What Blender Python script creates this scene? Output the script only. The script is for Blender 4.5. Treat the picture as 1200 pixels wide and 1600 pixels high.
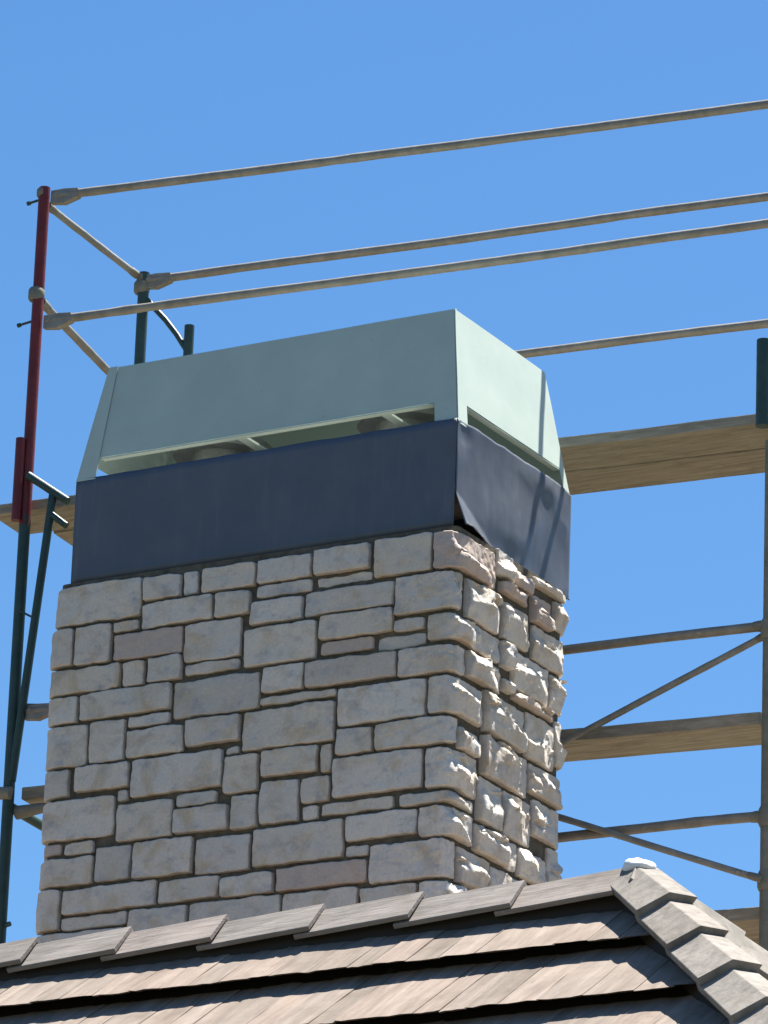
import bpy, math, random
from mathutils import Vector, Matrix, noise
scene = bpy.context.scene
for o in list(bpy.data.objects): bpy.data.objects.remove(o)
R = math.radians
# ------------------------------------------------------------------ camera
# world origin: lower end of the metal flashing at the chimney's near corner; ground lies at z = GZ
GZ = -7.76
YAW, PITCH, ROLL = R(30.10185), R(19.46111), R(2.1154)
fw = Vector((-math.sin(YAW)*math.cos(PITCH), math.cos(YAW)*math.cos(PITCH), math.sin(PITCH)))
rt = fw.cross(Vector((0, 0, 1))).normalized(); up = rt.cross(fw)
rr = math.cos(ROLL)*rt + math.sin(ROLL)*up; uu = -math.sin(ROLL)*rt + math.cos(ROLL)*up
cam = bpy.data.cameras.new('camera'); camo = bpy.data.objects.new('camera', cam)
scene.collection.objects.link(camo); scene.camera = camo
camo.matrix_world = Matrix(((rr.x, uu.x, -fw.x, 8.60323), (rr.y, uu.y, -fw.y, -15.30322), (rr.z, uu.z, -fw.z, -6.1605), (0, 0, 0, 1)))
cam.sensor_fit = 'VERTICAL'; cam.sensor_height = 36.0; cam.lens = 8781.44/1600*36
cam.clip_end = 3000; cam.clip_start = 0.1
# ------------------------------------------------------------------ sky and sun
SUN = Vector((0.145, 0.355, 1.0)).normalized()          # direction towards the sun
ELEV = math.asin(SUN.z); AZ = math.atan2(SUN.x, SUN.y)
w = bpy.data.worlds.new('World'); scene.world = w; w.use_nodes = True
nt = w.node_tree; nt.nodes.clear()
sky = nt.nodes.new('ShaderNodeTexSky'); sky.sky_type = 'NISHITA'; sky.sun_disc = False
sky.sun_elevation = ELEV; sky.sun_rotation = AZ
sky.altitude = 300; sky.air_density = 1.0; sky.dust_density = 0.8; sky.ozone_density = 3.0
bg = nt.nodes.new('ShaderNodeBackground'); bg.inputs[1].default_value = 0.0505
wo = nt.nodes.new('ShaderNodeOutputWorld')
hs = nt.nodes.new('ShaderNodeHueSaturation'); hs.inputs['Saturation'].default_value = 1.29
nt.links.new(sky.outputs[0], hs.inputs['Color']); nt.links.new(hs.outputs[0], bg.inputs[0]); nt.links.new(bg.outputs[0], wo.inputs[0])
sl = bpy.data.lights.new('sun', 'SUN'); sl.energy = 5.0; sl.angle = R(0.45); sl.color = (1.0, 0.955, 0.88)
so = bpy.data.objects.new('sun', sl); scene.collection.objects.link(so)
so.rotation_euler = SUN.to_track_quat('Z', 'Y').to_euler(); so.location = (3, 6, 12)
vs = scene.view_settings; vs.view_transform = 'Standard'; vs.look = 'None'; vs.exposure = 1.7; vs.gamma = 1.0
vs.use_curve_mapping = False
scene.render.engine = 'CYCLES'; scene.cycles.max_bounces = 8; scene.cycles.diffuse_bounces = 5
# ------------------------------------------------------------------ helpers
C = scene.collection
rnd = random.Random(7)
def tag(o, label=None, cat=None, group=None, kind=None):
    if label: o['label'] = label
    if cat: o['category'] = cat
    if group: o['group'] = group
    if kind: o['kind'] = kind
    return o
def thing(name, loc, label, cat, group=None):
    o = bpy.data.objects.new(name, None); C.objects.link(o); o.location = loc; o.empty_display_size = 0.1
    return tag(o, label, cat, group)
def wloc(o):
    v = Vector((0, 0, 0))
    while o: v += o.location; o = o.parent
    return v
class MB:
    """collects geometry in world coordinates; build() links it as one mesh object"""
    def __init__(s): s.v = []; s.f = []
    def add(s, vs, fs):
        n = len(s.v); s.v += [tuple(p) for p in vs]; s.f += [tuple(i+n for i in f) for f in fs]; return s
    def hexa(s, p):       # 8 corners: bottom 4 ccw, top 4 ccw
        return s.add(p, [(3, 2, 1, 0), (4, 5, 6, 7), (0, 1, 5, 4), (1, 2, 6, 5), (2, 3, 7, 6), (3, 0, 4, 7)])
    def box(s, a, b):
        x0, y0, z0 = a; x1, y1, z1 = b
        return s.hexa([(x0, y0, z0), (x1, y0, z0), (x1, y1, z0), (x0, y1, z0), (x0, y0, z1), (x1, y0, z1), (x1, y1, z1), (x0, y1, z1)])
    def obox(s, c, ax, ay, az):      # centre and three half axes
        c = Vector(c)
        return s.hexa([c-ax-ay-az, c+ax-ay-az, c+ax+ay-az, c-ax+ay-az, c-ax-ay+az, c+ax-ay+az, c+ax+ay+az, c-ax+ay+az])
    def tube(s, pts, rad, n=14, cap=True):
        pts = [Vector(p) for p in pts]; k = len(pts)
        if not isinstance(rad, (list, tuple)): rad = [rad]*k
        d0 = (pts[1]-pts[0]).normalized()
        a = d0.cross(Vector((0, 0, 1)));
        if a.length < 1e-3: a = d0.cross(Vector((1, 0, 0)))
        a.normalize(); vs = []
        for i in range(k):
            d = (pts[min(i+1, k-1)]-pts[max(i-1, 0)]).normalized()
            a = (a - d*a.dot(d)).normalized(); b = d.cross(a)
            for j in range(n):
                t = 2*math.pi*j/n
                vs.append(pts[i]+(a*math.cos(t)+b*math.sin(t))*rad[i])
        fs = [(i*n+j, i*n+(j+1) % n, (i+1)*n+(j+1) % n, (i+1)*n+j) for i in range(k-1) for j in range(n)]
        if cap: fs += [tuple(range(n-1, -1, -1)), tuple(range((k-1)*n, k*n))]
        return s.add(vs, fs)
    def grid(s, fn, nu, nv):
        vs = [fn(i/nu, j/nv) for j in range(nv+1) for i in range(nu+1)]
        return s.add(vs, [(j*(nu+1)+i, j*(nu+1)+i+1, (j+1)*(nu+1)+i+1, (j+1)*(nu+1)+i) for j in range(nv) for i in range(nu)])
    def build(s, name, mat, parent=None, smooth=False, bevel=0, solid=0):
        L = wloc(parent) if parent else Vector((0, 0, 0))
        me = bpy.data.meshes.new(name); me.from_pydata([tuple(Vector(p)-L) for p in s.v], [], s.f); me.update()
        me.materials.append(mat)
        if smooth:
            me.polygons.foreach_set('use_smooth', [True]*len(me.polygons))
            if smooth == 'auto': me.set_sharp_from_angle(angle=R(40))
        o = bpy.data.objects.new(name, me); C.objects.link(o); o.parent = parent
        if solid:
            m = o.modifiers.new('solid', 'SOLIDIFY'); m.thickness = solid; m.offset = -1
        if bevel:
            m = o.modifiers.new('bevel', 'BEVEL'); m.width = bevel; m.segments = 2; m.limit_method = 'ANGLE'
        return o
def fbm(p, o=4): return noise.fractal(Vector(p), 1.0, 2.0, o)
# ------------------------------------------------------------------ materials
def mat(name, col, rough=0.8, metal=0.0, spec=0.3):
    m = bpy.data.materials.new(name); m.use_nodes = True; n = m.node_tree
    b = n.nodes['Principled BSDF']; b.inputs['Base Color'].default_value = (*col, 1); b.inputs['Roughness'].default_value = rough
    b.inputs['Metallic'].default_value = metal; b.inputs['Specular IOR Level'].default_value = spec
    return m, n, b
def N(n, t, **kw):
    x = n.nodes.new(t)
    for k, v in kw.items(): setattr(x, k, v)
    return x
def pos(n, scale=(1, 1, 1), rand=True):
    g = N(n, 'ShaderNodeNewGeometry'); vm = N(n, 'ShaderNodeVectorMath', operation='MULTIPLY'); vm.inputs[1].default_value = scale
    n.links.new(g.outputs['Position'], vm.inputs[0])
    if not rand: return vm.outputs[0]
    oi = N(n, 'ShaderNodeObjectInfo'); ad = N(n, 'ShaderNodeVectorMath', operation='ADD')
    mu = N(n, 'ShaderNodeMath', operation='MULTIPLY'); mu.inputs[1].default_value = 60
    n.links.new(oi.outputs['Random'], mu.inputs[0]); n.links.new(vm.outputs[0], ad.inputs[0]); n.links.new(mu.outputs[0], ad.inputs[1])
    return ad.outputs[0]
def nz(n, vec, scale, detail=5, rough=0.6, dist=0.0):
    x = N(n, 'ShaderNodeTexNoise'); x.inputs['Scale'].default_value = scale; x.inputs['Detail'].default_value = detail
    x.inputs['Roughness'].default_value = rough; x.inputs['Distortion'].default_value = dist; n.links.new(vec, x.inputs['Vector']); return x.outputs['Fac']
def ramp(n, fac, stops):
    x = N(n, 'ShaderNodeValToRGB'); el = x.color_ramp.elements
    while len(el) < len(stops): el.new(0.5)
    for e, (p, c) in zip(el, stops): e.position = p; e.color = (*c, 1) if len(c) == 3 else c
    n.links.new(fac, x.inputs['Fac']); return x.outputs['Color']
def mix(n, a, b, fac, mode='MIX'):
    x = N(n, 'ShaderNodeMix', data_type='RGBA', blend_type=mode)
    for s, v in ((x.inputs[0], fac), (x.inputs[6], a), (x.inputs[7], b)):
        if isinstance(v, (int, float)): s.default_value = v
        elif isinstance(v, tuple): s.default_value = (*v, 1)
        else: n.links.new(v, s)
    return x.outputs[2]
def bump(n, b, h, strength, dist):
    x = N(n, 'ShaderNodeBump'); x.inputs['Strength'].default_value = strength; x.inputs['Distance'].default_value = dist
    n.links.new(h, x.inputs['Height']); n.links.new(x.outputs[0], b.inputs['Normal'])
def g3(v): return (v, v, v)
def objrand(n): return N(n, 'ShaderNodeObjectInfo').outputs['Random']

def stone_material():
    m, n, b = mat('limestone', (.4, .37, .33), .92, spec=.15); p = pos(n)
    base = ramp(n, objrand(n), [(0, (.46, .43, .38)), (.15, (.58, .53, .46)), (.3, (.50, .46, .41)), (.45, (.56, .50, .42)), (.6, (.53, .49, .44)), (.75, (.60, .56, .50)), (.9, (.49, .455, .40)), (1, (.44, .42, .40))])
    tan = ramp(n, nz(n, p, 9, 5, .6, .6), [(.50, g3(0)), (.68, g3(1))])
    c = mix(n, base, (.43, .335, .22), mix(n, (0, 0, 0), tan, .7))
    blue = ramp(n, nz(n, pos(n, (1.3, 1.3, 2.2)), 11, 5, .62), [(.53, g3(0)), (.72, g3(1))])
    c = mix(n, c, (.30, .30, .32), mix(n, (0, 0, 0), blue, .7))
    dark = ramp(n, nz(n, p, 26, 6, .7), [(.60, g3(0)), (.76, g3(1))])
    c = mix(n, c, (.2, .175, .145), mix(n, (0, 0, 0), dark, .45))
    pink = ramp(n, objrand(n), [(.90, g3(0)), (.93, g3(.5))])
    c = mix(n, c, (.44, .32, .26), pink)
    c = mix(n, c, ramp(n, nz(n, p, 120, 3, .7), [(.3, g3(.88)), (.7, g3(1.07))]), 1.0, 'MULTIPLY')
    n.links.new(c, b.inputs['Base Color'])
    bump(n, b, nz(n, p, 45, 6, .6), .35, .009); return m
def mortar_material():
    m, n, b = mat('mortar', (.12, .105, .085), .97, spec=.05); p = pos(n)
    n.links.new(ramp(n, nz(n, p, 30, 5, .7), [(.3, (.075, .065, .05)), (.7, (.155, .135, .105))]), b.inputs['Base Color'])
    bump(n, b, nz(n, p, 120, 4, .7), .6, .006); return m
def flash_material():
    m, n, b = mat('blue_grey_sheet_metal', (.072, .083, .105), .42, spec=.45); p = pos(n)
    n.links.new(ramp(n, nz(n, p, 7, 5, .6), [(.3, (.066, .078, .100)), (.7, (.082, .094, .116))]), b.inputs['Base Color'])
    n.links.new(ramp(n, nz(n, p, 18, 4, .6), [(.3, g3(.36)), (.7, g3(.52))]), b.inputs['Roughness'])
    dust = ramp(n, nz(n, pos(n, (6, 6, .7)), 4, 6, .7), [(.52, g3(0)), (.8, g3(1))])
    lk = b.inputs['Base Color'].links[0].from_socket
    n.links.new(mix(n, lk, (.15, .155, .16), mix(n, (0, 0, 0), dust, .35)), b.inputs['Base Color'])
    bump(n, b, nz(n, p, 5, 3, .5), .25, .012); return m
def cap_material():
    m, n, b = mat('pale_green_primer', (.5, .6, .54), .55, spec=.35); p = pos(n)
    c = ramp(n, nz(n, p, 5, 5, .6), [(.3, (.375, .45, .40)), (.7, (.425, .50, .445))])
    st = ramp(n, nz(n, pos(n, (1, 1, .25)), 34, 5, .7), [(.66, g3(0)), (.80, g3(1))])
    c = mix(n, c, (.33, .36, .30), mix(n, (0, 0, 0), st, .5))
    sp = ramp(n, nz(n, p, 60, 2, .5), [(.74, g3(0)), (.78, g3(1))])
    c = mix(n, c, (.2, .2, .16), mix(n, (0, 0, 0), sp, .6))
    n.links.new(c, b.inputs['Base Color'])
    bump(n, b, nz(n, p, 4, 3, .5), .2, .01); return m
def metal_material(name, a, c2, rough=.6, spots=(.5, .45, .38), amt=.5, metal=0.0):
    m, n, b = mat(name, a, rough, metal, .35); p = pos(n)
    c = ramp(n, nz(n, p, 16, 6, .65), [(.35, a), (.68, c2)])
    s = ramp(n, nz(n, p, 55, 5, .7), [(.60, g3(0)), (.72, g3(1))])
    c = mix(n, c, spots, mix(n, (0, 0, 0), s, amt))
    n.links.new(c, b.inputs['Base Color']); bump(n, b, nz(n, p, 90, 4, .6), .35, .003); return m
def wood_material():
    m, n, b = mat('weathered_plank', (.33, .26, .17), .85, spec=.15)
    p = pos(n, (1.2, 16, 16))
    c = ramp(n, nz(n, p, 4, 6, .6, .5), [(.3, (.19, .17, .13)), (.55, (.275, .245, .19)), (.75, (.35, .32, .255))])
    k = ramp(n, nz(n, pos(n, (1, 3, 3)), 5, 6, .7, .8), [(.50, g3(0)), (.68, g3(1))])
    c = mix(n, c, (.13, .11, .085), mix(n, (0, 0, 0), k, .6))
    sp = ramp(n, nz(n, pos(n), 30, 4, .65), [(.66, g3(0)), (.72, g3(1))])
    c = mix(n, c, (.42, .40, .36), mix(n, (0, 0, 0), sp, .55))
    c = mix(n, c, ramp(n, objrand(n), [(0, g3(.85)), (1, g3(1.15))]), 1.0, 'MULTIPLY')
    n.links.new(c, b.inputs['Base Color']); bump(n, b, nz(n, p, 5, 5, .6), .4, .006); return m
def tile_material(name, sc, cols, gl=.9):
    m, n, b = mat(name, cols[1], gl, spec=.15)
    p = pos(n, sc); q = pos(n)
    c = ramp(n, nz(n, p, 3, 5, .6, .3), [(.28, cols[0]), (.5, cols[1]), (.72, cols[2])])
    v = ramp(n, objrand(n), [(0, (.84, .83, .81)), (.4, (1, .985, .97)), (.7, (1.06, 1.0, .97)), (1, (1.1, 1.08, 1.06))])
    c = mix(n, c, v, 1.0, 'MULTIPLY')
    d = ramp(n, nz(n, q, 22, 6, .7), [(.60, g3(0)), (.74, g3(1))])
    c = mix(n, c, tuple(x*.6 for x in cols[0]), mix(n, (0, 0, 0), d, .45))
    bl = ramp(n, nz(n, pos(n, rand=False), 5, 6, .7, .5), [(.35, (.86, .85, .83)), (.5, (1, 1, 1)), (.7, (1.16, 1.14, 1.12))])
    c = mix(n, c, bl, 1.0, 'MULTIPLY')
    n.links.new(c, b.inputs['Base Color']); bump(n, b, nz(n, p, 6, 5, .65), .32, .007); return m
M = dict(stone=stone_material(), mortar=mortar_material(), flash=flash_material(), cap=cap_material(), wood=wood_material(),
    galv=metal_material('dusty_galvanised_steel', (.185, .168, .14), (.27, .248, .212), .5, (.42, .40, .36), .5, .2),
    brace=metal_material('grey_green_steel', (.17, .17, .15), (.26, .25, .22), .55),
    red=metal_material('dark_red_paint', (.10, .011, .011), (.15, .018, .016), .45, (.12, .05, .035), .6),
    green=metal_material('dark_green_paint', (.018, .042, .038), (.03, .065, .055), .45, (.10, .075, .05), .5),
    olive=metal_material('olive_grey_paint', (.13, .13, .10), (.20, .19, .15), .6, (.3, .26, .2), .5),
    flue=metal_material('galvanised_flue', (.24, .25, .245), (.34, .35, .345), .45, (.35, .33, .3), .3, .4),
    tile=tile_material('pink_tan_concrete_shake', (10, 1.4, 1.4), [(.155, .128, .107), (.205, .172, .147), (.255, .22, .19)]),
    tile_end=tile_material('pink_tan_concrete_shake_end', (1.4, 10, 1.4), [(.155, .128, .107), (.205, .172, .147), (.255, .22, .19)]),
    ridge=tile_material('grey_tan_ridge_tile', (1.5, 14, 14), [(.165, .15, .138), (.215, .197, .183), (.265, .245, .23)]),
    hip=tile_material('grey_hip_tile', (9, 9, 2), [(.145, .137, .125), (.195, .183, .166), (.245, .23, .21)]),
    under=mat('dark_underlay', (.035, .032, .03), .95)[0], white=metal_material('white_mortar', (.72, .71, .68), (.8, .79, .77), .9, (.6, .58, .55), .3),
    stucco=tile_material('stucco', (6, 6, 6), [(.5, .45, .38), (.55, .5, .43), (.6, .55, .48)]),
    pane=mat('window_pane', (.03, .04, .05), .08, spec=.5)[0])
def ground_material():
    m, n, b = mat('dry_ground', (.2, .17, .12), .95, spec=.1); p = pos(n, rand=False)
    n.links.new(ramp(n, nz(n, p, .35, 8, .65), [(.35, (.055, .055, .034)), (.55, (.08, .074, .05)), (.7, (.038, .05, .025))]), b.inputs['Base Color'])
    bump(n, b, nz(n, p, 8, 5, .7), .5, .05); return m
# ------------------------------------------------------------------ ground
g = MB(); g.add([(-900, -900, GZ), (900, -900, GZ), (900, 900, GZ), (-900, 900, GZ)], [(0, 1, 2, 3)])
tag(g.build('ground', ground_material()), kind='structure')
# ------------------------------------------------------------------ house with tiled hip roof
TP = 0.85; TH = math.atan(TP); CT, ST = math.cos(TH), math.sin(TH)
RY, RZ, RX = -1.10, -1.655, 1.265          # ridge line of the shingle surface, and its right-hand end
RUN = 4.3; XL = -5.2                       # plan run from ridge to eave, left gable
house = thing('house', (RX-3, RY, GZ), 'house with a pink tan shingle hip roof below the stone chimney', 'house')
ez = RZ-TP*RUN
dk = MB(); o_ = .10
dk.add([(XL, RY, RZ-o_), (RX, RY, RZ-o_), (RX+RUN, RY-RUN, ez-o_), (XL, RY-RUN, ez-o_), (RX+RUN, RY+RUN, ez-o_), (XL, RY+RUN, ez-o_)],
       [(0, 3, 2, 1), (1, 2, 4), (0, 1, 4, 5), (0, 5, 3), (2, 3, 5, 4)])
roof = dk.build('roof', M['under'], house); roof['label'] = 'hip roof of thick pink tan concrete shakes with grey ridge and hip tiles'
wl = .55
for a, b in (((XL+.3, RY-RUN+wl, GZ), (RX+RUN-wl, RY-RUN+wl+.2, ez-.12)), ((XL+.3, RY+RUN-wl-.2, GZ), (RX+RUN-wl, RY+RUN-wl, ez-.12)),
             ((RX+RUN-wl-.2, RY-RUN+wl+.2, GZ), (RX+RUN-wl-.002, RY+RUN-wl-.2, ez-.122)), ((XL+.3, RY-RUN+wl+.2, GZ), (XL+.5, RY+RUN-wl-.2, ez-.122))):
    MB().box(a, b).build('wall', M['stucco'], house)
for x in (-3.2, -.4, 2.2):
    f = MB(); yw = RY-RUN+wl
    f.box((x-.6, yw-.04, GZ+.9), (x+.6, yw-.003, GZ+2.1)); wf = f.build('window', M['white'], house)
    MB().box((x-.54, yw-.046, GZ+.96), (x+.54, yw-.041, GZ+2.04)).build('pane', M['pane'], wf)
COURSE, FIRST, BUTT = .385, .368, .050
def slope_point(face, a, s, n):
    # a: along the eave, s: distance down the slope from the ridge, n: height above the shingle surface
    if face == 'front': return Vector((a, RY-s*CT-n*ST, RZ-s*ST+n*CT))
    if face == 'back': return Vector((a, RY+s*CT+n*ST, RZ-s*ST+n*CT))
    return Vector((RX+s*CT+n*ST, a, RZ-s*ST+n*CT))
def lims(face, s):
    if face == 'end': return RY-s*CT, RY+s*CT
    return XL, RX+s*CT
def shingle(mb, face, a0, a1, k, r, fine):
    butt = FIRST+k*COURSE + r.uniform(-.004, .004); th = .008+r.uniform(-.001, .002)
    head = max(.02, butt-COURSE-.05); up_ = r.uniform(-.0015, .002); sk = r.uniform(-.002, .002)
    na, ns = (4, 5) if fine else (1, 1); top = []
    seed = r.uniform(0, 99)
    for j in range(ns+1):
        s = butt+(head-butt)*j/ns
        l0, l1 = lims(face, s)
        for i in range(na+1):
            a = a0+.0007+(a1-a0-.0014)*i/na; a = min(max(a, l0), l1)
            n = up_-BUTT*(butt-s)/COURSE + sk*(i/na-.5)
            if fine: n += .0035*fbm((a*38, s*5, seed), 3); 
            ss = s + (.005*noise.noise(Vector((a*60, seed, k))) if j == 0 and fine else 0)
            top.append(slope_point(face, a, ss, n))
    W = na+1; nn = len(top); vs = list(top)
    for p in (top[0:W]+top[ns*W:]): pass
    # underside ring
    ring = [i for i in range(W)]+[j*W+na for j in range(1, ns+1)]+[ns*W+i for i in range(na-1, -1, -1)]+[j*W for j in range(ns-1, 0, -1)]
    back = (slope_point(face, 0, 0, 0)-slope_point(face, 0, 1, 0))*.012
    off = slope_point(face, 0, 0, -th)-slope_point(face, 0, 0, 0)
    for i in ring: vs.append(top[i]+off+(back if i < W else Vector((0, 0, 0))))
    fs = [(j*W+i, j*W+i+1, (j+1)*W+i+1, (j+1)*W+i) for j in range(ns) for i in range(na)]
    m = len(ring); fs.append(tuple(range(nn+m-1, nn-1, -1)))
    for t in range(m): fs.append((ring[(t+1) % m], ring[t], nn+t, nn+(t+1) % m))
    if face == 'end' or face == 'back': pass
    mb.add(vs, fs)
r = random.Random(21)
def lay(face, k, lo, hi, fine_fn, joined):
    s = FIRST+k*COURSE
    l0, l1 = lims(face, s); lo = max(lo, l0); hi = min(hi, l1); a = lo-r.uniform(0, .08)
    while a < hi:
        wd = r.choice([r.uniform(.07, .10), r.uniform(.09, .13), r.uniform(.12, .17)]); b = min(a+wd, hi+.02)
        if min(b, l1)-max(a, l0) > .012:
            if fine_fn(a, b, k):
                mb = MB(); shingle(mb, face, a, b, k, r, True)
                mb.build('shingle', M['tile_end' if face == 'end' else 'tile'], roof, smooth='auto')
            else: shingle(joined, face, a, b, k, r, False)
        a += wd
NC = int((RUN/CT-FIRST)/COURSE)+1
for face in ('front', 'end', 'back'):
    jn = MB()
    for k in range(NC):
        if face == 'front': lay(face, k, XL, 99, lambda a, b, k: k <= 3 and b > -1.75, jn)
        elif face == 'end': lay(face, k, -99, 99, lambda a, b, k: k <= 4 and b < -.9, jn)
        else: lay(face, k, XL, 99, lambda a, b, k: False, jn)
    o = jn.build('shingle_field', M['tile_end' if face == 'end' else 'tile'], roof); o['kind'] = 'stuff'
# ridge tiles: V caps, each one's right end lies on the next
def vcap(mb, p0, p1, d, La, Lb, nA, nB, lift0, lift1, wA, wB, apex, foot, th, r, footB=None):
    """cap from p0 to p1; La, Lb sideways unit vectors in the two slopes, nA, nB their normals"""
    n = (nA+nB).normalized(); secs = []
    for p, lf in ((p0, lift0), (p1, lift1)):
        A = p+n*(apex+lf); Lft = p+La*wA+nA*(foot+lf); Rgt = p+Lb*wB+nB*((foot if footB is None else footB)+lf)
        secs.append([Lft, A, Rgt, Rgt-nB*th, A-n*th*1.3, Lft-nA*th])
    v = secs[0]+secs[1]
    f = [(i, (i+1) % 6, 6+(i+1) % 6, 6+i) for i in range(6)]
    f += [(0, 4, 1), (0, 5, 4), (1, 4, 2), (2, 4, 3), (6, 7, 10), (6, 10, 11), (7, 8, 10), (8, 9, 10)]
    mb.add(v, f)
nF, nB_, nE = Vector((0, -ST, CT)), Vector((0, ST, CT)), Vector((ST, 0, CT))
dF, dB = Vector((0, -CT, -ST)), Vector((0, CT, -ST))
RID = Vector((0, RY, RZ)); X = Vector((1, 0, 0))
bd = MB()
bd.add([(XL, RY-.05, RZ-.11), (XL, RY+.05, RZ-.11), (XL, RY+.03, RZ-.006), (XL, RY-.03, RZ-.006),
        (RX, RY-.05, RZ-.11), (RX, RY+.05, RZ-.11), (RX, RY+.03, RZ-.006), (RX, RY-.03, RZ-.006)], [(0, 4, 5, 1), (1, 5, 6, 2), (2, 6, 7, 3), (3, 7, 4, 0), (0, 1, 2, 3), (7, 6, 5, 4)])
bd.build('ridge_board', M['under'], roof)
x1 = .901+.345
while x1 > XL+.2:
    mb = MB(); L = .345
    j = r.uniform(-.004, .004)
    vcap(mb, RID+X*(x1-L-.06), RID+X*x1, X, dF, dB, nF, nB_, -.010+j, .016+j, .098, .098, .045, .018, .016, r)
    mb.build('ridge_tile', M['ridge'], roof, bevel=.003); x1 -= L
# hips
def hip(sgn, n):
    h = Vector((1, sgn, -TP)).normalized(); P = Vector((RX, RY, RZ))
    sideN, sideL = (nF, dF) if sgn < 0 else (nB_, dB)
    La = (-X - h*(-X).dot(h)); La = (La - sideN*La.dot(sideN)).normalized()
    if La.dot(X) > 0: La = -La
    Lb = sideN*-1; Y = Vector((0, -sgn, 0)); Lb = (Y - h*Y.dot(h)); Lb = (Lb - nE*Lb.dot(nE)).normalized()
    ap = (sideN+nE).normalized()
    mb = MB(); e = P+h*(n*.345)
    sec = [La*.045-ap*.06, La*.03+ap*.02, Lb*.02+ap*.035, Lb*.03-ap*.06]
    mb.add([P+q for q in sec]+[e+q for q in sec], [(0, 1, 5, 4), (1, 2, 6, 5), (2, 3, 7, 6), (3, 0, 4, 7), (0, 3, 2, 1), (4, 5, 6, 7)])
    mb.build('hip_board', M['under'], roof)
    for i in range(n):
        q0 = P+h*(-.03 + i*.335); q1 = q0+h*.385; mb = MB(); j = r.uniform(-.003, .003)
        if sgn < 0: vcap(mb, q0, q1, h, La, Lb, sideN, nE, -.012+j, .016+j, .072, .042, .070, .044, .026, r, .095)
        else: vcap(mb, q0, q1, h, La, Lb, sideN, nE, -.006+j, .010+j, .10, .10, .085, .05, .017, r, .030)
        mb.build('hip_tile', M['hip'], roof, bevel=.003)
hip(-1, 16); hip(1, 16)
# white mortar lump that closes the junction of ridge and hips
mb = MB(); cx = Vector((RX+.008, RY+.012, RZ+.053))
def lump(s, t):
    th, ph = math.pi*(.02+.96*t), 2*math.pi*s
    d = Vector((math.sin(th)*math.cos(ph), math.sin(th)*math.sin(ph), -math.cos(th)))
    k = 1+.22*noise.noise(Vector((math.cos(ph)*1.5, math.sin(ph)*1.5, t*3)))
    return cx+Vector((d.x*.052*k, d.y*.046*k, d.z*.027*k))
mb.grid(lump, 20, 12); mb.build('mortar_cap', M['white'], roof, smooth=True)
# ------------------------------------------------------------------ chimney of split limestone
W_, D_ = 1.5, .814; CR = .05; U0, U1 = -1.6, .804
def basec(u):
    crn = [(U0, Vector((-1.55, -.05, 0)), Vector((-1, 0, 0)), Vector((0, -1, 0))), (0, Vector((.05, -.05, 0)), Vector((0, -1, 0)), Vector((1, 0, 0))),
           (U1, Vector((.05, .754, 0)), Vector((1, 0, 0)), Vector((0, 1, 0)))]
    for uc, p, a, b in crn:
        if abs(u-uc) < CR:
            th = (u-uc+CR)/(2*CR)*math.pi/2; nrm = (a*math.cos(th)+b*math.sin(th))
            return p-a*CR-b*CR+nrm*CR, nrm
    if u < U0: return Vector((-1.55, -.05-(u-U0), 0)), Vector((-1, 0, 0))
    if u < 0: return Vector((u+.05, -.05, 0)), Vector((0, -1, 0))
    if u < U1: return Vector((.05, u-.05, 0)), Vector((1, 0, 0))
    return Vector((.05-(u-U1), .754, 0)), Vector((0, 1, 0))
def wrap(u, v, d):
    p, nrm = basec(u); return p+nrm*d+Vector((0, 0, v))
chim = thing('chimney', (-.75, .35, -3.4), 'chimney of split grey limestone blocks banded with dark blue sheet metal at its top', 'chimney')
cb = MB(); DM = -.022; us = []
uu_ = [U0-.804+.01, U0-CR]+[U0+CR*(i/4-1) for i in range(1, 9)]+[-CR]+[CR*(i/4-1) for i in range(1, 9)]+[U1-CR]+[U1+CR*(i/4-1) for i in range(1, 9)]+[U1+1.59]
ring = [wrap(u, 0, DM) for u in uu_]; n = len(ring)
cb.add([p+Vector((0, 0, -3.4)) for p in ring]+[p+Vector((0, 0, -.006)) for p in ring], [(i, (i+1) % n, n+(i+1) % n, n+i) for i in range(n)]+[tuple(range(n, 2*n))])
cb.build('mortar_core', M['mortar'], chim, smooth='auto')
NF=90
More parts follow.
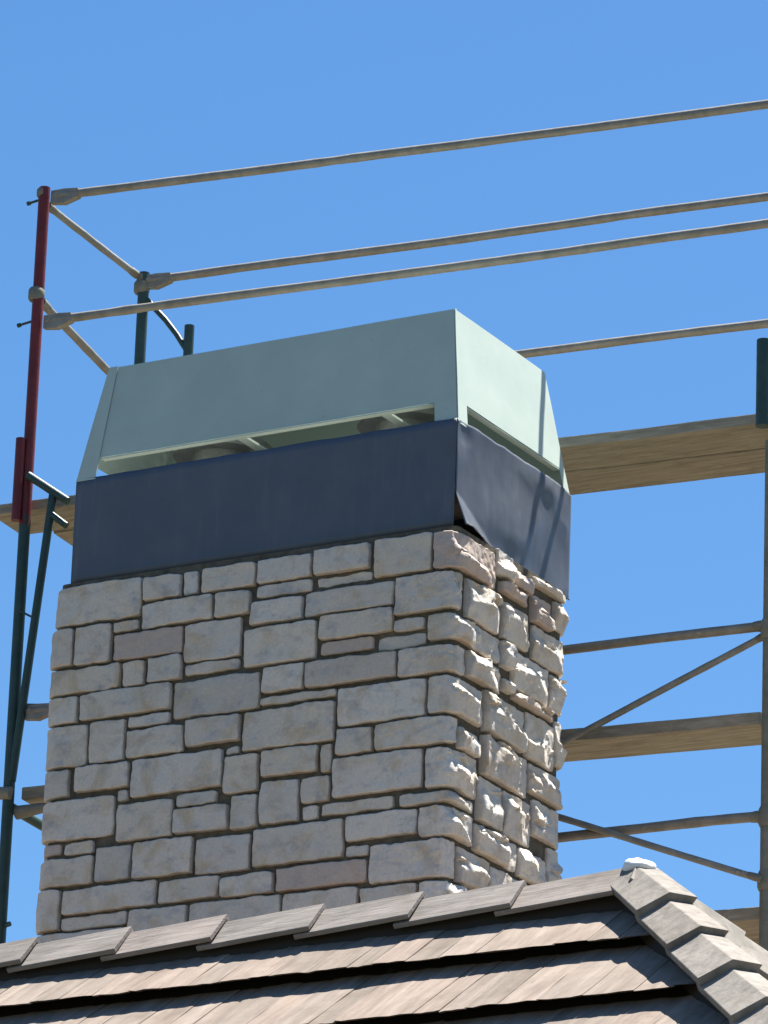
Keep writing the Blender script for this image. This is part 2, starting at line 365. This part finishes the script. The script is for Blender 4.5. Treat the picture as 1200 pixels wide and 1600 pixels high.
STONES=[(-1.640,-1.238,-0.164,-0.026),(-1.226,-1.079,-0.116,-0.034),(-1.069,-1.011,-0.116,-0.034),(-0.993,-0.786,-0.118,-0.033),(-1.336,-1.241,-0.213,-0.177),(-1.228,-0.949,-0.213,-0.127),(-0.935,-0.803,-0.214,-0.130),(-1.640,-1.500,-0.310,-0.178),(-1.489,-1.349,-0.313,-0.177),(-1.330,-1.061,-0.317,-0.226),(-1.050,-0.834,-0.357,-0.225),(-1.640,-1.303,-0.412,-0.326),(-1.292,-1.208,-0.413,-0.327),(-1.193,-1.063,-0.411,-0.325),(-1.045,-0.836,-0.404,-0.367),(-1.640,-1.470,-0.515,-0.422),(-1.457,-1.099,-0.513,-0.421),(-1.088,-0.750,-0.554,-0.425),(-1.262,-1.100,-0.562,-0.524),(-1.640,-1.423,-0.671,-0.528),(-1.412,-1.274,-0.669,-0.526),(-1.260,-1.042,-0.668,-0.573),(-1.029,-0.820,-0.657,-0.565),(-0.866,-0.818,-0.705,-0.678),(-0.808,-0.456,-0.701,-0.564),(-0.776,-0.569,-0.115,-0.033),(-0.778,-0.566,-0.166,-0.123),(-0.556,-0.344,-0.115,-0.028),(-0.545,-0.334,-0.157,-0.125),(-0.323,-0.106,-0.156,-0.025),(-0.096,0.277,-0.157,-0.029),(-0.795,-0.596,-0.261,-0.180),(-0.587,-0.247,-0.256,-0.174),(-0.237,0.054,-0.298,-0.169),(-0.527,-0.247,-0.348,-0.264),(-0.239,-0.127,-0.355,-0.315),(-0.817,-0.539,-0.406,-0.273),(-0.520,-0.317,-0.401,-0.356),(-0.305,-0.120,-0.410,-0.367),(-0.108,0.319,-0.403,-0.316),(-0.738,-0.579,-0.505,-0.417),(-0.568,-0.230,-0.509,-0.421),(-0.216,0.086,-0.517,-0.423),(-0.742,-0.453,-0.549,-0.522),(-0.441,-0.109,-0.658,-0.529),(-0.096,0.212,-0.657,-0.530),(-0.444,-0.308,-0.758,-0.669),(-0.297,0.044,-0.760,-0.669),(-0.727,-0.517,-0.799,-0.709),(-0.499,-0.462,-0.809,-0.712),(-0.452,-0.118,-0.901,-0.769),(-0.101,0.188,-0.911,-0.776),(-0.570,-0.466,-0.908,-0.821),(-0.725,-0.581,-0.963,-0.817),(-0.561,-0.506,-0.966,-0.921),(-0.494,-0.221,-0.959,-0.919),(-0.194,0.172,-0.962,-0.926),(-0.747,-0.405,-1.107,-0.978),(-0.393,-0.130,-1.057,-0.972),(-0.118,0.172,-1.075,-0.975),(-0.391,-0.309,-1.110,-1.074),(-0.297,0.061,-1.213,-1.086),(-0.649,-0.310,-1.201,-1.123),(-0.864,-0.666,-1.198,-1.128),(-0.979,-0.632,-1.298,-1.209),(-0.621,-0.343,-1.311,-1.213),(-0.332,-0.121,-1.318,-1.225),(-0.109,0.162,-1.328,-1.227),(-1.640,-1.488,-0.778,-0.680),(-1.463,-1.251,-0.767,-0.681),(-1.287,-1.250,-0.817,-0.778),(-1.239,-0.883,-0.809,-0.680),(-0.869,-0.742,-0.842,-0.715),(-1.640,-1.300,-0.929,-0.793),(-1.286,-1.069,-0.960,-0.830),(-1.054,-0.898,-0.864,-0.822),(-1.057,-0.849,-0.959,-0.875),(-0.836,-0.738,-0.968,-0.855),(-1.640,-1.505,-0.977,-0.940),(-1.492,-1.377,-0.984,-0.942),(-1.640,-1.374,-1.091,-0.996),(-1.362,-1.224,-1.091,-0.973),(-1.212,-0.984,-1.097,-0.972),(-0.967,-0.762,-1.110,-0.987),(-1.640,-1.496,-1.244,-1.103),(-1.485,-1.119,-1.193,-1.109),(-1.107,-0.875,-1.192,-1.119),(-1.485,-1.228,-1.247,-1.204),(-1.215,-0.992,-1.307,-1.208),(-1.640,-1.231,-1.337,-1.259),(0.082,0.306,-0.308,-0.172),(0.311,0.508,-0.148,-0.110),(0.327,0.515,-0.305,-0.173),(0.535,0.676,-0.185,-0.086),(0.695,0.844,-0.163,-0.061),(0.547,0.844,-0.315,-0.193),(0.290,0.396,-0.099,-0.004),(0.408,0.520,-0.102,-0.043),(0.535,0.844,-0.053,-0.027),(0.333,0.399,-0.406,-0.313),(0.413,0.670,-0.459,-0.323),(0.681,0.844,-0.452,-0.328),(0.096,0.328,-0.509,-0.418),(0.339,0.405,-0.487,-0.443),(0.223,0.502,-0.663,-0.517),(0.519,0.718,-0.666,-0.507),(0.728,0.844,-0.638,-0.478),(0.418,0.715,-0.495,-0.471),(0.060,0.184,-0.768,-0.690),(0.220,0.533,-0.810,-0.675),(0.546,0.844,-0.782,-0.678),(0.200,0.360,-0.974,-0.821),(0.372,0.567,-0.974,-0.821),(0.580,0.844,-0.922,-0.796),(0.184,0.477,-1.081,-0.987),(0.486,0.687,-1.088,-0.988),(0.696,0.844,-1.065,-0.933),(0.074,0.289,-1.216,-1.094),(0.302,0.606,-1.256,-1.100)]

def sm(x): x = min(max(x, 0), 1); return x*x*(3-2*x)
def make_stone(u0, u1, v0, v1, seed, step, rough, small=False):
    q = random.Random(seed); w_, h_ = u1-u0, v1-v0
    nu, nv = max(6, round(w_/step)+2), max(5, round(h_/step)+2); S = q.uniform(0, 500)
    um, vm = (u0+u1)/2+q.uniform(-.2, .2)*w_, (v0+v1)/2+q.uniform(-.2, .15)*h_
    hi = q.uniform(-.003, .005) if not rough else q.uniform(.014, .023)
    if min(w_, h_) < .06: hi -= .006
    if rough and u1 > .8: hi *= .55
    if small: hi -= .012
    planes = []
    if rough:      # pitched rock face: broken facets, the upper ones leaning back
        ln = v0+h_*q.uniform(.25, .65)
        planes.append((q.uniform(-.2, .2), q.uniform(.35, 1.0), ln, 'v'))
        planes.append((q.uniform(-.06, .06), -q.uniform(.17, .36), ln, 'v'))
        planes.append((q.uniform(.3, .8) if u1 < .8 else .05, 0, u1-w_*q.uniform(.08, .35), 'u'))
        planes.append((q.uniform(.1, .4), q.uniform(-.1, .5), 0, 'd'))
        planes.append((-q.uniform(.0, .15), q.uniform(-.1, .2), 0, 'd'))
    else:
        for _ in range(4): a = q.uniform(0, 6.28); planes.append((math.cos(a)*q.uniform(.02, .10), math.sin(a)*q.uniform(.02, .12), 0, 'd'))
    amp = .0035 if rough else .0030
    EG = .0035
    ss_ = [0]+[EG/w_+(1-2*EG/w_)*i/(nu-2) for i in range(nu-1)]+[1]; ts_ = [0]+[EG/h_+(1-2*EG/h_)*i/(nv-2) for i in range(nv-1)]+[1]
    vs = []
    for j in range(nv+1):
        t = ts_[j]
        for i in range(nu+1):
            s = ss_[i]
            j0 = .006*noise.noise(Vector((S, t*h_*14, 1)))+.003*noise.noise(Vector((S, t*h_*45, 5))); j1 = .006*noise.noise(Vector((S, t*h_*14, 9)))+.003*noise.noise(Vector((S, t*h_*45, 12)))
            k0 = .005*noise.noise(Vector((s*w_*14, S, 3)))+.0028*noise.noise(Vector((s*w_*45, S, 7))); k1 = .005*noise.noise(Vector((s*w_*14, S, 13)))+.0028*noise.noise(Vector((s*w_*45, S, 17)))
            u = (u0+j0)*(1-s)+(u1+j1)*s; v = (v0+k0)*(1-t)+(v1+k1)*t
            a, b = min(s, 1-s)*w_, min(t, 1-t)*h_
            cr = .0028*math.exp(-(a+b)/.006)
            u += cr*(1 if s < .5 else -1); v += cr*(1 if t < .5 else -1)
            d = hi; kf = sm((u+.035)/.075) if rough else 1
            for (ga, gb, off, kd) in planes:
                if kd == 'u': d = min(d, hi-ga*(u-off))
                elif kd == 'v': d = min(d, hi-gb*(v-off)-ga*(u-um))
                else: d = min(d, hi+.006-ga*(u-um)-gb*(v-vm))
            if rough: d = d*kf+(.003+.0*u)*(1-kf)
            d += amp*fbm((u*16+S, v*16, S), 5)*1.3
            if rough:
                c1 = noise.voronoi(Vector((u*13+S, v*15, S*.3)))[1][0]; gx = math.sin(c1.x*37+c1.y*91)*.26; gy = .15+math.sin(c1.x*53+c1.y*17)*.32; upm = .12+.88*sm((v-ln+.012)/.03)
                d += kf*upm*(-gx*(u*13+S-c1.x)/13-gy*(v*15-c1.y)/15)
                d += (.3+.7*upm)*.003*noise.noise(Vector((u*55+S, v*55, 4)))+.001*noise.noise(Vector((u*120+S, v*120, 9))); d = max(d, -.011+.004*fbm((u*30, v*30, S), 3))
            e = min(a, b); d -= (.0045 if rough else .0035)*(1-min(e/.0035, 1))
            vs.append(wrap(u, v, d))
    W = nu+1; nn = len(vs)
    rg = [i for i in range(W)]+[j*W+nu for j in range(1, nv+1)]+[nv*W+i for i in range(nu-1, -1, -1)]+[j*W for j in range(nv-1, 0, -1)]
    def uvof(k): return ss_[k % W], ts_[k//W]
    for k in rg:
        s, t = uvof(k); vs.append(wrap(u0*(1-s)+u1*s, v0*(1-t)+v1*t, -.05))
    fs = [(j*W+i, j*W+i+1, (j+1)*W+i+1, (j+1)*W+i) for j in range(nv) for i in range(nu)]
    m = len(rg)
    for k in range(m): fs.append((rg[(k+1) % m], rg[k], nn+k, nn+(k+1) % m))
    mb = MB(); mb.v = vs; mb.f = fs
    o = mb.build('stone', M['stone'], chim, smooth=True); o.data.set_sharp_from_angle(angle=R(15 if rough else 32)); return o
RECESS = {28, 38, 25, 26}
for i, (a, b, c, d) in enumerate(STONES):
    ro = a > -.32 and b > .02
    make_stone(a, b, c, d, 1000+i, .006 if ro else .010, ro, i in (28, 38))
# courses below the roof line and on the left side
q = random.Random(5)
def fill(ua, ub, va, vb):
    v = vb
    while v > va+.05:
        h = min(q.uniform(.12, .2), v-va); u = ua
        while u < ub-.02:
            wd = q.uniform(.22, .45)
            if ub-(u+wd) < .12: wd = ub-u
            x0, x1, y0, y1 = u+.006, u+wd-.006, v-h+.006, v-.006
            for (a, b, c, d) in STONES:
                if a-.012 < x1 and b+.012 > x0 and c-.012 < y1 and d+.012 > y0:
                    if y1-c > 0 and y1 > c-.012: y1 = min(y1, c-.014)
            if y1-y0 > .03: make_stone(x0, x1, y0, y1, q.randint(0, 99999), .03, x0 > .02)
            u += wd
        v -= h
fill(.185, .844, -1.36, -1.10)
fill(-1.64, .844, -2.55, -1.37)
fill(U0-.79, -1.652, -2.9, -.004)
# sheet-metal band round the head of the chimney
H_ = .384
FL = Vector((0, 0, 0))
mb = MB(); mb.grid(lambda s, t: (-W_+W_*s, .0025*fbm((s*3, t*1.2, 2), 2), H_*t + (.004*fbm((s*9, 3, t), 3) if t in (0, 1) else 0)), 60, 14)
o = mb.build('flashing_panel', M['flash'], chim, smooth=True, solid=-.002)
def dent(s, t):
    y, z = D_*s, H_*t
    x = .016*(.35-abs(noise.noise(Vector((y*3.1+4+z*2, z*3.4-y, 8)))))+.0015*fbm((y*8, z*6, 3), 2)
    edge = sm(s/.06)*sm((1-s)/.05); x *= edge
    low = 1-sm(z/.20)
    x += .40*max(0, .125-.48*y-z)*sm((y+.03)/.04)
    x += .012*math.exp(-((y-.36-.35*z)/.16)**2)*sm(z/.1)*(1-sm((z-.12)/.2))
    x -= .010*math.exp(-((y-.05)/.04)**2-((z-.33)/.06)**2)
    x += .012*math.exp(-((y-.62)/.10)**2-((z-.34)/.05)**2)
    zz = z+(.010*fbm((y*7, 2, 1), 3)*sm((z-.25)/.13)) + (.004*fbm((y*14, 8, 1), 2) if t == 0 else 0)
    if t == 0: zz += .012*math.exp(-((y-.08)/.06)**2)
    return (x+.002, y, zz)
mb = MB(); mb.grid(dent, 90, 50)
o = mb.build('flashing_panel', M['flash'], chim, smooth=True, solid=-.002); o['label'] = 'dented and crumpled side sheet of dark blue flashing'
mb = MB(); mb.grid(lambda s, t: (-W_*s, D_, H_*t), 4, 2); mb.build('flashing_panel', M['flash'], chim, solid=-.002)
mb = MB(); mb.grid(lambda s, t: (-W_, D_*(1-s), H_*t), 4, 2); mb.build('flashing_panel', M['flash'], chim, solid=-.002)
# folded drip hem along the lower edge of the crumpled side
mb = MB(); mb.tube([Vector(dent(i/60, 0))+Vector((.003, 0, -.001)) for i in range(10, 61)], .003, 6); mb.build('drip_hem', M['flash'], chim, smooth=True)
MB().box((-W_+.004, .004, H_-.034), (-.004, D_-.004, H_-.03)).build('top_pan', M['flue'], chim)
# ------------------------------------------------------------------ open pale green shroud on top
cap = thing('metal_shroud', (-.75, .4, H_), 'pale green sheet metal shroud tapering inward on top of the blue chimney band', 'shroud')
ZB, ZT, ZS = H_-.012, .815, .459
def cx0(z): f = (z-H_)/(ZT-H_); return -1.495+.058*f
def cx1(z): f = (z-H_)/(ZT-H_); return -.003-.068*f
def cy0(z): f = (z-H_)/(ZT-H_); return .006+.075*f
def cy1(z): f = (z-H_)/(ZT-H_); return D_-.006-.075*f
def wob(a, b, s): return .0022*fbm((a*2.3, b*3, s), 2)
def panel(nm, fn, nu=40, nv=12, th=.002): 
    mb = MB(); mb.grid(fn, nu, nv); o = mb.build(nm, M['cap'], cap, smooth=True, solid=-th); es = o.modifiers.new('split', 'EDGE_SPLIT'); es.split_angle = R(30); return o
def front(a, z, o=0): x = cx0(z)+(cx1(z)-cx0(z))*a; return Vector((x, cy0(z)-o+wob(x, z, 1), z))
def right(a, z, o=0): y = cy0(z)+(cy1(z)-cy0(z))*a; return Vector((cx1(z)+o+wob(y, z, 5), y, z))
panel('front_panel', lambda s, t: front(s, ZS+(ZT-ZS)*t))
panel('side_panel', lambda s, t: right(s, ZS+(ZT-ZS)*t))
panel('back_panel', lambda s, t: (cx1(ZS+(ZT-ZS)*t)+(cx0(ZS+(ZT-ZS)*t)-cx1(ZS+(ZT-ZS)*t))*s, cy1(ZS+(ZT-ZS)*t), ZS+(ZT-ZS)*t), 4, 4)
panel('side_panel', lambda s, t: (cx0(ZS+(ZT-ZS)*t), cy1(ZS+(ZT-ZS)*t)+(cy0(ZS+(ZT-ZS)*t)-cy1(ZS+(ZT-ZS)*t))*s, ZS+(ZT-ZS)*t), 4, 4)
# corner legs reaching down to the band
panel('corner_leg', lambda s, t: front(1-.057*(1-s), ZB+(ZS+.001-ZB)*t), 3, 2)
panel('corner_leg', lambda s, t: right(.085*s, ZB+(ZS+.001-ZB)*t), 3, 2)
panel('corner_leg', lambda s, t: front(.045*s, ZB+(ZS+.001-ZB)*t), 3, 2)
panel('corner_leg', lambda s, t: right(1-.05*(1-s), ZB+(ZS+.001-ZB)*t), 3, 2)
for sx in (cx0, cx1):
    mb = MB(); z0, z1 = ZB, ZS+.001; k = .07 if sx is cx0 else -.07
    mb.add([(sx(z0), cy1(z0), z0), (sx(z0)+k, cy1(z0), z0), (sx(z1)+k, cy1(z1), z1), (sx(z1), cy1(z1), z1)], [(0, 1, 2, 3)]); mb.build('corner_leg', M['cap'], cap, solid=.003)
mb = MB(); z0, z1 = ZB, ZS+.001
mb.add([(cx0(z0), cy0(z0), z0), (cx0(z0), cy0(z0)+.07, z0), (cx0(z1), cy0(z1)+.07, z1), (cx0(z1), cy0(z1), z1)], [(0, 1, 2, 3)]); mb.build('corner_leg', M['cap'], cap, solid=.003)
# overlapping corner flange on the left of the front, tapering upwards
panel('corner_flange', lambda s, t: front(s*(.052-.026*t)-.0035, ZB+.004+(ZT-.002-ZB)*t, .0045), 2, 12)
panel('corner_flange', lambda s, t: right(s*.012-.004, ZB+.004+(ZT-.002-ZB)*t, .004), 1, 12)
# folded lips under the panels
mb = MB(); L0, L1 = front(.048, ZS), front(.94, ZS)
mb.box((L0.x, L0.y-.004, ZS-.007), (L1.x, L0.y+.022, ZS-.002)); mb.build('bottom_lip', M['cap'], cap, bevel=.0015)
mb = MB(); L0, L1 = right(.09, ZS), right(.95, ZS)
mb.box((L0.x-.022, L0.y, ZS-.007), (L0.x+.001, L1.y, ZS-.002)); mb.build('bottom_lip', M['cap'], cap, bevel=.0015)
for x in (-.865, -.30):
    MB().box((x-.018, cy0(ZS)+.024, ZS-.004), (x+.018, cy1(ZS)-.004, ZS+.004)).build('cross_bar', M['cap'], cap)
MB().box((-1.425, cy0(.795)+.17, .792), (cx1(.795)-.004, cy1(.795)-.004, .796)).build('shade_lid', M['cap'], cap)  # added unseen lid: keeps sun off the shroud's inside, front strip left open
# ------------------------------------------------------------------ flues under the shroud
def flue(x, y, label, zc):
    t = thing('flue_pipe', (x, y, H_-.03), label, 'flue', 'round flues under the chimney shroud')
    mb = MB(); mb.tube([(x, y, H_-.03), (x, y, zc-.03)], .105, 28); mb.build('pipe', M['flue'], t, smooth='auto')
    mb = MB(); mb.tube([(x, y, zc-.035), (x, y, zc-.012), (x, y, zc), (x, y, zc+.05)], [.17, .178, .178, .03], 36); mb.build('rain_cap', M['flue'], t, smooth='auto')
flue(-1.14, .36, 'round galvanised flue seen through the slot at the left of the shroud', .565)
flue(-.40, .36, 'round galvanised flue seen through the slot near the right corner of the shroud', .565)
# ------------------------------------------------------------------ scaffold behind the chimney
da = R(5); S_ = Vector((math.cos(da), math.sin(da), 0)); W2 = Vector((-math.sin(da), math.cos(da), 0)); O = Vector((-2.31088, .89782, 0)); Z = Vector((0, 0, 1))
def P(s, w_, z): return O+S_*s+W2*w_+Z*z
def wavy(a, b, n, amp, seed):
    q = random.Random(seed); k = q.uniform(0, 50); out = []
    for i in range(n+1):
        t = i/n; p = a.lerp(b, t)
        out.append(p+Vector((0, amp*fbm((t*4, k, 1), 2), amp*fbm((t*4, k, 9), 2)-amp*1.2*math.sin(math.pi*t)*.5)))
    return out
RAILS = 'guard rails of the scaffold'
def rail(name, a, b, rad, m, label, cat, group, ends=(1, 1), seed=1, amp=.004, n=40, drop=.0):
    t = thing(name, a, label, cat, group); d = (b-a).normalized()
    mb = MB(); pts = wavy(a, b, n, amp, seed); q = random.Random(seed)
    mb.tube(pts, [rad*(1+.10*fbm((i*.9, seed, 3), 3)) for i in range(n+1)], 12); mb.build('tube', m, t, smooth='auto')
    for k, (p, e) in enumerate(((a, d), (b, -d))):
        if not ends[k]:
            mb = MB(); mb.tube([p-e*.004, p+e*.03, p+e*.05], [rad*1.18, rad*1.18, rad*1.02], 12); mb.build('end_clip', M['olive'], t, smooth='auto'); continue
        mb = MB(); sd = d.cross(Z).normalized(); u_ = sd.cross(d)
        # flattened, widened socket that hooks over the post pin
        c0, c1, c2 = p-e*.012, p+e*.045, p+e*.105
        vs = []
        for c, hh, th in ((c0, .026, .012), (c1, .030, .014), (c2, rad*1.02, rad*1.02)):
            c = c - Z*(hh-rad)*.6
            vs += [c-u_*hh-sd*th, c-u_*hh+sd*th, c+u_*hh+sd*th, c+u_*hh-sd*th]
        fs = [(0, 1, 2, 3), (11, 10, 9, 8)]+[(4*i+j, 4*i+4+j, 4*i+4+(j+1) % 4, 4*i+(j+1) % 4) for i in range(2) for j in range(4)]
        mb.add(vs, fs); mb.build('end_fitting', m, t, bevel=.0025)
        mb = MB(); mb.tube([p+e*.014-sd*.019, p+e*.014+sd*.019], .007, 8); mb.build('bolt', M['brace'], t)
    return t
rail('guard_rail', P(.045, -.0, 1.925), P(3.35, 0, 1.868), .0165, M['galv'], 'topmost scaffold guard rail rising from the red post to the right edge', 'guard rail', RAILS, seed=3)
rail('guard_rail', P(.045, -.0, 1.423), P(3.35, 0, 1.418), .0165, M['galv'], 'lower front guard rail from the red post, passing just above the green shroud', 'guard rail', RAILS, seed=8)
rail('guard_rail', P(.06, .75, 1.866), P(3.35, .75, 1.858), .0165, M['galv'], 'guard rail starting at the dark rear post, second from the top', 'guard rail', RAILS, seed=12)
rail('guard_rail', P(.06, .75, 1.370), P(3.35, .75, 1.356), .0165, M['galv'], 'guard rail emerging to the right from behind the top of the green shroud', 'guard rail', RAILS, seed=17)
rail('end_rail', P(0, .035, 1.905), P(0.02, .73, 1.89), .0135, M['brace'], 'short top end rail from the red post back to the dark rear post', 'end rail', 'end rails of the scaffold', (0, 0), seed=4, n=10, amp=.002)
rail('end_rail', P(0, .03, 1.515), P(0.02, .73, 1.40), .016, M['galv'], 'short lower end rail from the red post, vanishing behind the green shroud', 'end rail', 'end rails of the scaffold', (0, 0), seed=5, n=10, amp=.002)
# posts
def collar(t, p, r_, h, m, name='collar'):
    mb = MB(); mb.tube([p-Z*h*.5, p-Z*h*.3, p+Z*h*.3, p+Z*h*.5], [r_*.82, r_, r_, r_*.82], 16); mb.build(name, m, t, smooth='auto')
def pin(t, p, m):
    mb = MB(); mb.tube([p, p-S_*.055-Z*.009], .005, 8); mb.tube([p-S_*.048-Z*.008, p-S_*.060-Z*.010], .0085, 8); mb.build('locking_pin', m, t, smooth='auto')
def guard_post(s, w_, z0, z1, m, label, sleeve=None, rad=.0215):
    t = thing('guard_post', P(s, w_, z0), label, 'scaffold post', 'upright guard posts of the scaffold')
    mb = MB(); mb.tube([P(s, w_, z0+(z1-z0)*i/12) for i in range(13)], rad, 18); mb.build('tube', m, t, smooth='auto')
    if z1 > 1.5:
        collar(t, P(s-.006, w_, z1-.02), rad*1.12, .035, M['olive'])
        if w_ == 0: pin(t, P(s-.01, w_, z1-.045), M['green'])
        collar(t, P(s-.008, w_, z1-(.43 if w_ == 0 else .06)), rad*1.45, .05, M['olive'], 'coupler')
        if w_ == 0: pin(t, P(s-.02, w_, z1-.535), M['green'])
    if sleeve:
        mb = MB(); mb.tube([P(s-.022, w_-.028, sleeve[0]), P(s-.022, w_-.028, sleeve[1])], .0185, 16); mb.build('sleeve', m, t, smooth='auto')
    return t
guard_post(0, 0, .62, 1.965, M['red'], 'dark red guard post at the left end of the scaffold', (.635, .955))
guard_post(.045, .75, .62, 1.90, M['green'], 'dark rear guard post standing up behind the left end of the shroud')
guard_post(2.905, -.035, .645, .965, M['green'], 'short dark post stub at the right edge above the upper plank', rad=.025)
guard_post(3.37, 0, .62, 1.95, M['red'], 'front guard post beyond the right edge carrying the front rails')
guard_post(3.37, .75, .62, 1.90, M['green'], 'rear guard post beyond the right edge carrying the rear rails')
t = thing('guard_brace', P(.252, .75, .7), 'short dark stub with a bent brace just behind the shroud\'s top left', 'scaffold brace')
mb = MB(); mb.tube([P(.252, .75, .7), P(.252, .75, 1.655)], .0195, 16); mb.build('stub_post', M['green'], t, smooth='auto')
mb = MB(); mb.tube([P(.06, .75, 1.79), P(.10, .75, 1.745), P(.15, .75, 1.69), P(.20, .75, 1.625), P(.245, .75, 1.555)], .0115, 10); mb.build('bent_brace', M['green'], t, smooth='auto')
# lower frames
def frame(s, m, label, zt, zb, full):
    t = thing('scaffold_frame', P(s, 0, zb), label, 'scaffold frame', 'end frames of the scaffold')
    for w_ in (0, .75):
        mb = MB(); mb.tube([P(s, w_, zb+(zt-zb)*i/10) for i in range(11)], .0215, 16); mb.build('leg', m, t, smooth='auto')
    for z in ((-.45, -1.25, -2.4) if full else (zt-.04, -.45, -1.25, -2.4)):
        mb = MB(); mb.tube([P(s, .0, z), P(s, .75, z)], .0185, 12); mb.build('bearer', m, t, smooth='auto')
    if full:
        mb = MB(); mb.tube([P(s+.02, -.03, .805), P(s+.19, -.03, .685)], .0155, 12); mb.build('knee_strut', m, t, smooth='auto')
        mb = MB(); mb.tube([P(s+.128, -.03, .725), P(s+.118, -.03, .62), P(s+.045, -.02, -.10), P(s+.012, -.005, -.36)], .0155, 12); mb.build('diagonal_strut', m, t, smooth='auto')
        mb = MB(); mb.tube([P(s+.12, -.03, .645), P(s+.19, -.03, .59)], .013, 10); mb.build('short_strut', m, t, smooth='auto')
        mb = MB(); mb.tube([P(s+.01, -.02, .285), P(s+.08, -.03, .245)], .004, 8); mb.build('hook', m, t)
        mb = MB(); mb.tube([P(s, .055, -.07), P(s+.10, .055, -.075)], [.024, .017], 12); mb.build('clamp', M['olive'], t, smooth='auto', bevel=.004)
        mb = MB(); mb.tube([P(s-.05, -.02, -.405), P(s+.02, -.02, -.41)], .024, 12); mb.tube([P(s+.02, .03, -.47), P(s+.14, .03, -.46)], [.026, .018], 12); mb.build('clamp', M['olive'], t, smooth='auto')
        mb = MB(); mb.tube([P(s+.01, 0, -.90), P(s+.04, -.005, -.895)], .009, 10); mb.build('toggle', m, t, smooth='auto')
    else:
        for z in (-.085, -.755, -.98): collar(t, P(s, 0, z), .030, .07, m, 'coupler')
    return t
frame(0, M['green'], 'dark green scaffold frame with slanting strut left of the stone chimney', .66, GZ, True)
frame(2.925, M['olive'], 'olive grey scaffold frame at the right edge of the picture', .60, GZ, False)
# lower rails and braces on the right
rail('side_rail', P(.06, 0, -.10), P(2.918, 0, -.071), .017, M['galv'], 'dusty scaffold rail meeting the right post just above the lower plank', 'scaffold rail', 'side rails of the scaffold', (1, 0), seed=22, amp=.006)
rail('side_rail', P(.4, 0, -.768), P(2.918, 0, -.751), .018, M['galv'], 'scaffold rail meeting the right post below the lower plank', 'scaffold rail', 'side rails of the scaffold', (0, 0), seed=31, amp=.006)
rail('cross_brace', P(1.05, 0.03, -.875), P(2.915, .028, -.09), .012, M['brace'], 'thin brace climbing rightwards from the lower plank to the right post', 'scaffold brace', 'diagonal braces of the scaffold', (0, 0), seed=41, amp=.002)
rail('cross_brace', P(1.30, -.03, -.365), P(2.918, -.028, -.979), .012, M['brace'], 'thin brace sloping down rightwards to the foot of the right post', 'scaffold brace', 'diagonal braces of the scaffold', (0, 0), seed=47, amp=.002)
# planks
def plank(s0, s1, w0, w1, z, th, label, m=None, seed=0, warp=.004):
    mb = MB(); n = 30; q = random.Random(seed); k = q.uniform(0, 99); vs = []
    for i in range(n+1):
        t = i/n; s = s0+(s1-s0)*t; dz = warp*math.sin(t*5+k)+.003*fbm((t*6, k, 0), 3); e0 = .004*fbm((t*9, k, 3), 3); e1 = .004*fbm((t*9, k, 6), 3)
        vs += [P(s, w0+e0, z-th+dz), P(s, w1+e1, z-th+dz), P(s, w1+e1, z+dz), P(s, w0+e0, z+dz)]
    fs = [(0, 1, 2, 3), (4*n+3, 4*n+2, 4*n+1, 4*n)]+[(4*i+j, 4*i+4+j, 4*i+4+(j+1) % 4, 4*i+(j+1) % 4) for i in range(n) for j in range(4)]
    mb.add(vs, fs); o = mb.build('plank', m or M['wood'], None, bevel=.003)
    return tag(o, label, 'plank', 'wooden planks of the scaffold')
plank(-.16, 3.2, .035, .268, .728, .04, 'near plank of the upper scaffold deck beside the green shroud', seed=1)
plank(-.03, 3.2, .276, .50, .724, .04, 'rear plank of the upper scaffold deck, seen just below the near one', seed=2)
plank(0.035, 2.885, .03, .262, -.366, .045, 'lower scaffold plank ending at the right post, halfway down the chimney', seed=3, warp=.008)
plank(2.62, 4.2, .03, .26, -1.052, .045, 'lowest scaffold plank at the right edge, just above the hip tiles', seed=4)
plank(2.62, 4.2, .268, .50, -1.052, .045, 'rear board beside the lowest scaffold plank at the right edge', seed=5)
